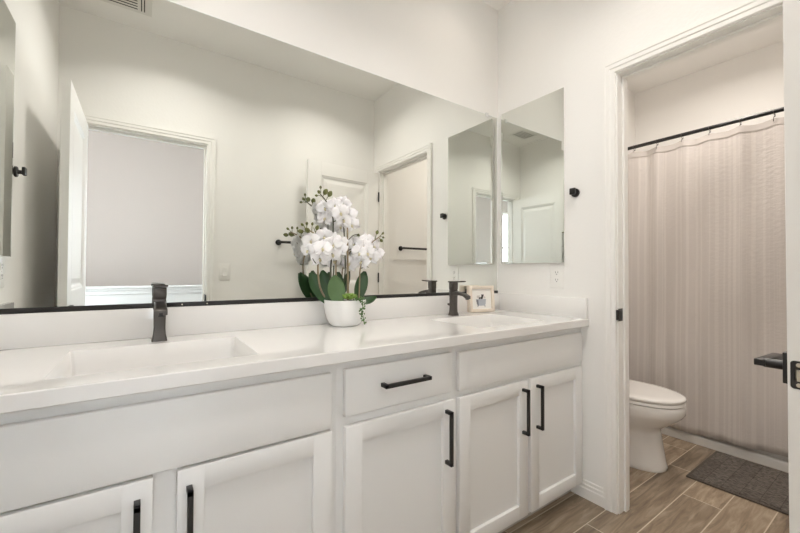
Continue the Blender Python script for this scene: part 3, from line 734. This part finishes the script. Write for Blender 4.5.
pfobj('foam_sketch', b, simple('ink_pale', sr(205, 200, 196), .8), mt)
b = newbm(); box(b, -W2+.004, W2-.004, D_-.006, D_-.002, .004, HH-.004); pfobj('frame_back', b, M_inkd)

# ------------------------------------------------------------------ potted orchid
OX, OY = -1.108, -.107
orc = thing('potted_orchid', 'white orchid arrangement in a white bowl on the countertop', 'plant', (OX, OY, ZC))
def potloop(r, z, pw=2.7, n=40):
    out = []
    for k in range(n):
        a = 2*PI*k/n; c, s = math.cos(a), math.sin(a); e = 2/pw
        out.append((OX+r*math.copysign(abs(c)**e, c), OY+r*.98*math.copysign(abs(s)**e, s), z))
    return out
b = newbm()
PP = [(.042, .0), (.050, .002), (.060, .010), (.071, .030), (.079, .060), (.083, .090), (.0845, .106), (.0845, .109), (.082, .1105), (.080, .108), (.078, .09)]
loft(b, [potloop(r, ZC+z) for r, z in PP]); obj('bowl_pot', b, M_pot, orc, 60)
b = newbm(); lo = [potloop(.0765, ZC+.094), potloop(.07, ZC+.102), potloop(.045, ZC+.106), potloop(.02, ZC+.107)]; loft(b, lo); obj('moss', b, M_moss, orc, 180)
CAMD = Vector((-1.81867, -1.54152, 1.11))
def SH(p, k=.021):
    p = Vector(p); return p+(p-CAMD)*k
# leaves
def leaf(base, tip, width, mat, bend=.02, facing=(-.4, -.9, .15), twist=0):
    base, tip, fc = Vector(base), Vector(tip), Vector(facing).normalized()
    ax = tip-base; L_ = ax.length; ax.normalize(); side = ax.cross(fc).normalized(); nn = side.cross(ax).normalized()
    b = newbm(); n, m = 14, 6; g = []
    for i in range(n+1):
        t = i/n; wd = width*max(.12, math.sin(PI*min(1, .05+.95*t)**1.05))**.55*(1 if t < .99 else .6)
        if i == 0: wd = width*.25
        row = []
        for j in range(m+1):
            s = j/m*2-1
            row.append(base+ax*(L_*t)+side*(wd*s*.5)+nn*(-bend*4*t*(1-t)*.5+bend*1.2*t*t*-.5+.10*width*(abs(s)**1.5)))
        g.append(row)
    f = [[b.verts.new(p) for p in r_] for r_ in g]; k = [[b.verts.new(p-nn*.0016) for p in r_] for r_ in g]
    for i in range(n):
        for j in range(m):
            b.faces.new((f[i][j], f[i][j+1], f[i+1][j+1], f[i+1][j])); b.faces.new((k[i][j], k[i+1][j], k[i+1][j+1], k[i][j+1]))
    per = [(i, 0) for i in range(n+1)]+[(n, j) for j in range(1, m+1)]+[(i, m) for i in range(n-1, -1, -1)]+[(0, j) for j in range(m-1, 0, -1)]
    for (a, c), (d, e) in zip(per, per[1:]+per[:1]): b.faces.new((f[a][c], f[d][e], k[d][e], k[a][c]))
    obj('leaf', b, mat, orc, 60)
leaf((-1.172, -.085, .980), (-1.247, -.066, 1.108), .064, M_leaf, .010)
leaf((-1.158, -.150, .982), (-1.186, -.172, 1.096), .070, M_leaf2, .016)
leaf((-1.160, -.070, .985), (-1.190, -.058, 1.118), .060, M_leaf, .010)
leaf((-1.035, -.085, .985), (-.994, -.078, 1.116), .056, M_leaf, .010)
leaf((-1.120, -.062, .985), (-1.112, -.050, 1.112), .055, M_leaf, .010)
leaf((-1.062, -.150, .985), (-1.004, -.190, 1.012), .050, M_leaf, .02, facing=(-.3, -.5, .9))
# stems and stakes
def stem(name, pts, r, mat, lab=None):
    pts = [SH(p) for p in pts]
    b = newbm(); P = smoothpts(pts, 5); tube(b, P, [r*(1-.35*i/(len(P)-1)) for i in range(len(P))], 8); o = obj(name, b, mat, orc, 180)
    if lab: o['label'] = lab
    return o
stem('stake', [(-1.098, -.118, .98), (-1.101, -.119, 1.14), (-1.104, -.120, 1.30)], .0055, M_stake)
stem('stem', [(-1.178, -.100, .98), (-1.172, -.100, 1.10), (-1.166, -.100, 1.20), (-1.160, -.100, 1.31), (-1.172, -.104, 1.37), (-1.198, -.110, 1.405), (-1.226, -.118, 1.428)], .0036, M_twig)
stem('stem', [(-1.180, -.100, .98), (-1.222, -.112, 1.05), (-1.234, -.118, 1.14), (-1.222, -.115, 1.22), (-1.245, -.115, 1.262), (-1.290, -.118, 1.285)], .0040, M_stake)
stem('stem', [(-1.154, -.128, .98), (-1.157, -.128, 1.06), (-1.160, -.128, 1.145), (-1.150, -.120, 1.21), (-1.170, -.115, 1.26)], .0040, M_stake)
stem('stem', [(-1.046, -.118, .98), (-1.043, -.118, 1.06), (-1.040, -.118, 1.125), (-1.015, -.110, 1.19), (-.980, -.108, 1.24), (-.940, -.115, 1.272)], .0038, M_stake)
stem('stem', [(-1.114, -.090, .98), (-1.106, -.090, 1.06), (-1.098, -.090, 1.13), (-1.105, -.095, 1.25), (-1.118, -.10, 1.36), (-1.14, -.105, 1.405)], .0036, M_twig)
for p in [((-1.162, -.10, 1.22), (-1.140, -.11, 1.235), (-1.128, -.12, 1.258)), ((-1.161, -.10, 1.27), (-1.182, -.10, 1.285), (-1.188, -.11, 1.31)), ((-1.163, -.10, 1.32), (-1.142, -.11, 1.334), (-1.134, -.11, 1.345)),
          ((-1.234, -.118, 1.14), (-1.250, -.125, 1.15), (-1.262, -.13, 1.165)), ((-1.041, -.118, 1.126), (-1.015, -.125, 1.135), (-1.005, -.13, 1.132)), ((-1.10, -.10, 1.20), (-1.075, -.115, 1.215), (-1.068, -.12, 1.235)), ((-1.10, -.10, 1.24), (-1.07, -.11, 1.27), (-1.05, -.12, 1.275))]:
    stem('twig', p, .0022, M_twig)
def bud(p, r, stalk):
    p, stalk = SH(p), SH(stalk)
    b = newbm(); lathe(b, [(r*.25, -r*1.15), (r*.75, -r*.6), (r*.9, 0), (r*.65, r*.7), (r*.15, r*1.15)], 12, along(p, Vector(p)-Vector(stalk)))
    tube(b, [stalk, (Vector(stalk)+Vector(p))/2+Vector((0, 0, .003)), p], .0014, 6); obj('bud', b, M_bud, orc, 180)
for p, r, s in [((-1.233, -.12, 1.436), .0075, (-1.222, -.117, 1.424)), ((-1.208, -.128, 1.438), .012, (-1.215, -.115, 1.418)), ((-1.186, -.122, 1.434), .012, (-1.198, -.110, 1.407)), ((-1.226, -.12, 1.456), .006, (-1.224, -.118, 1.434)), ((-1.244, -.12, 1.420), .006, (-1.222, -.117, 1.420)),
                ((-1.310, -.12, 1.271), .010, (-1.285, -.118, 1.268)), ((-1.284, -.128, 1.276), .012, (-1.270, -.117, 1.268)), ((-1.302, -.12, 1.298), .0062, (-1.288, -.118, 1.284)), ((-1.283, -.12, 1.304), .0062, (-1.284, -.118, 1.284)), ((-1.260, -.12, 1.304), .006, (-1.262, -.117, 1.270)), ((-1.240, -.12, 1.290), .009, (-1.246, -.115, 1.264)),
                ((-.956, -.12, 1.290), .0085, (-.962, -.112, 1.260)), ((-.926, -.12, 1.287), .006, (-.940, -.115, 1.270)), ((-.934, -.12, 1.254), .008, (-.946, -.114, 1.266)), ((-.917, -.11, 1.270), .0055, (-.938, -.115, 1.271))]:
    bud(p, r, s)
# flowers: five petals and a lip, facing local -y
def petal(bm, ang, length, width, cup, z0=0):
    n, m = 8, 6; M = Matrix.Rotation(ang, 4, 'Y'); g = []
    for i in range(n+1):
        t = i/n; wd = width*(math.sin(PI*min(.985, .06+.92*t)**.9)**.65); row = []
        for j in range(m+1):
            s = j/m*2-1
            x = wd*s*.5; z = .004+length*t*(1-.10*s*s*t); y = z0-cup*(math.sin(t*PI*.9))+.10*length*t*t+.004*math.sin(5*s+3*t)*t+.05*width*s*s
            row.append(M @ Vector((x, y, z)))
        g.append(row)
    f = [[bm.verts.new(p) for p in r_] for r_ in g]; k = [[bm.verts.new(p+Vector((0, .0008, 0))) for p in r_] for r_ in g]
    for i in range(n):
        for j in range(m):
            bm.faces.new((f[i][j], f[i][j+1], f[i+1][j+1], f[i+1][j])); bm.faces.new((k[i][j], k[i+1][j], k[i+1][j+1], k[i][j+1]))
    per = [(i, 0) for i in range(n+1)]+[(n, j) for j in range(1, m+1)]+[(i, m) for i in range(n-1, -1, -1)]+[(0, j) for j in range(m-1, 0, -1)]
    for (a, c), (d, e) in zip(per, per[1:]+per[:1]): bm.faces.new((f[a][c], f[d][e], k[d][e], k[a][c]))
def flower_mesh():
    b = newbm()
    for a in (0, 130, 230): petal(b, R(a), .042, .030, .003, .002)
    for a in (72, -72): petal(b, R(a), .045, .054, .006, -.001)
    return b
fl0 = obj('flower', flower_mesh(), M_petal, orc, 180, local=True)
b = newbm(); lathe(b, [(.002, 0), (.0055, .004), (.006, .009), (.0035, .014)], 10, along((0, 0, -.003), (0, -1, -.5))); petal(b, PI, .014, .012, .006, -.006)
lip0 = obj('flower_lip', b, M_lip, fl0, 180, local=True); lip0['label'] = 'pale yellow centre'
FL = [(-1.275, -.125, 1.237), (-1.225, -.145, 1.255), (-1.243, -.17, 1.205), (-1.284, -.115, 1.200), (-1.178, -.130, 1.242), (-1.158, -.145, 1.205), (-1.242, -.14, 1.165), (-1.197, -.160, 1.185), (-1.250, -.085, 1.215), (-1.130, -.125, 1.230), (-1.20, -.17, 1.222),
      (-1.160, -.125, 1.390), (-1.118, -.115, 1.402), (-1.190, -.09, 1.382), (-1.146, -.150, 1.358), (-1.094, -.125, 1.356), (-1.088, -.14, 1.312), (-1.182, -.08, 1.340), (-1.110, -.075, 1.310), (-1.125, -.135, 1.332),
      (-1.020, -.125, 1.225), (-.966, -.115, 1.230), (-1.053, -.145, 1.195), (-.986, -.130, 1.180), (-1.034, -.130, 1.157), (-.944, -.11, 1.198), (-1.050, -.085, 1.236), (-.990, -.10, 1.252), (-1.020, -.155, 1.195), (-1.155, -.08, 1.160), (-1.075, -.10, 1.150)]
for i, p in enumerate(FL):
    p = SH(Vector(p)+Vector((.012 if p[2] < 1.29 and p[0] < -1.15 else 0, .012, 0)))
    o = fl0 if i == 0 else fl0.copy()
    if i:
        COL.objects.link(o); c = lip0.copy(); COL.objects.link(c); c.parent = o
    o.parent = orc; o.location = Vector(p)-Vector((OX, OY, ZC))
    c0 = Vector((-1.12, -.06, 1.24)); d = Vector(p)-c0
    yaw = math.atan2(-.72, -1.40)  # towards the room
    az = R(-24)+R(60)*max(-1, min(1, d.x*2.2))*.5+R(random.uniform(-28, 28))
    o.rotation_euler = Euler((R(random.uniform(-14, 16)), R(random.uniform(-25, 25)), az), 'ZYX'.replace('ZYX', 'XYZ'))
    s = random.uniform(.80, .95); o.scale = (s, s, s)
# succulent rosette and trailing vine
b = newbm(); sc0 = Vector((-1.118, -.158, 1.000))
for k in range(38):
    tilt = R(18+64*(k/38)); az = k*2.39996; L_ = .022+.026*(k/38)
    d = Vector((math.cos(az)*math.sin(tilt), math.sin(az)*math.sin(tilt), math.cos(tilt)))
    lathe(b, [(.0012, 0), (.0062, L_*.55), (.0052, L_*.8), (.0004, L_)], 7, along(sc0, d))
obj('succulent', b, M_succ, orc, 180)
b = newbm(); vn_ = smoothpts([(-1.092, -.185, 1.000), (-1.082, -.205, 1.004), (-1.078, -.212, .985), (-1.080, -.210, .955), (-1.074, -.210, .925), (-1.070, -.210, .897)], 5)
tube(b, vn_, .0012, 6); vs_ = obj('trailing_vine', b, M_vine, orc, 180)
b = newbm()
for k in range(46):
    p = vn_[int(k/46*(len(vn_)-1))]+Vector((random.uniform(-.011, .011), random.uniform(-.008, .006), random.uniform(-.005, .005)))
    r = random.uniform(.0035, .0058); M = Matrix.Translation(p) @ Euler((random.random()*6, random.random()*6, 0)).to_matrix().to_4x4() @ Matrix.Diagonal((1, .55, 1.2, 1))
    bmesh.ops.create_uvsphere(b, u_segments=8, v_segments=6, radius=r, matrix=M)
obj('vine_leaves', b, M_vine, vs_, 180)
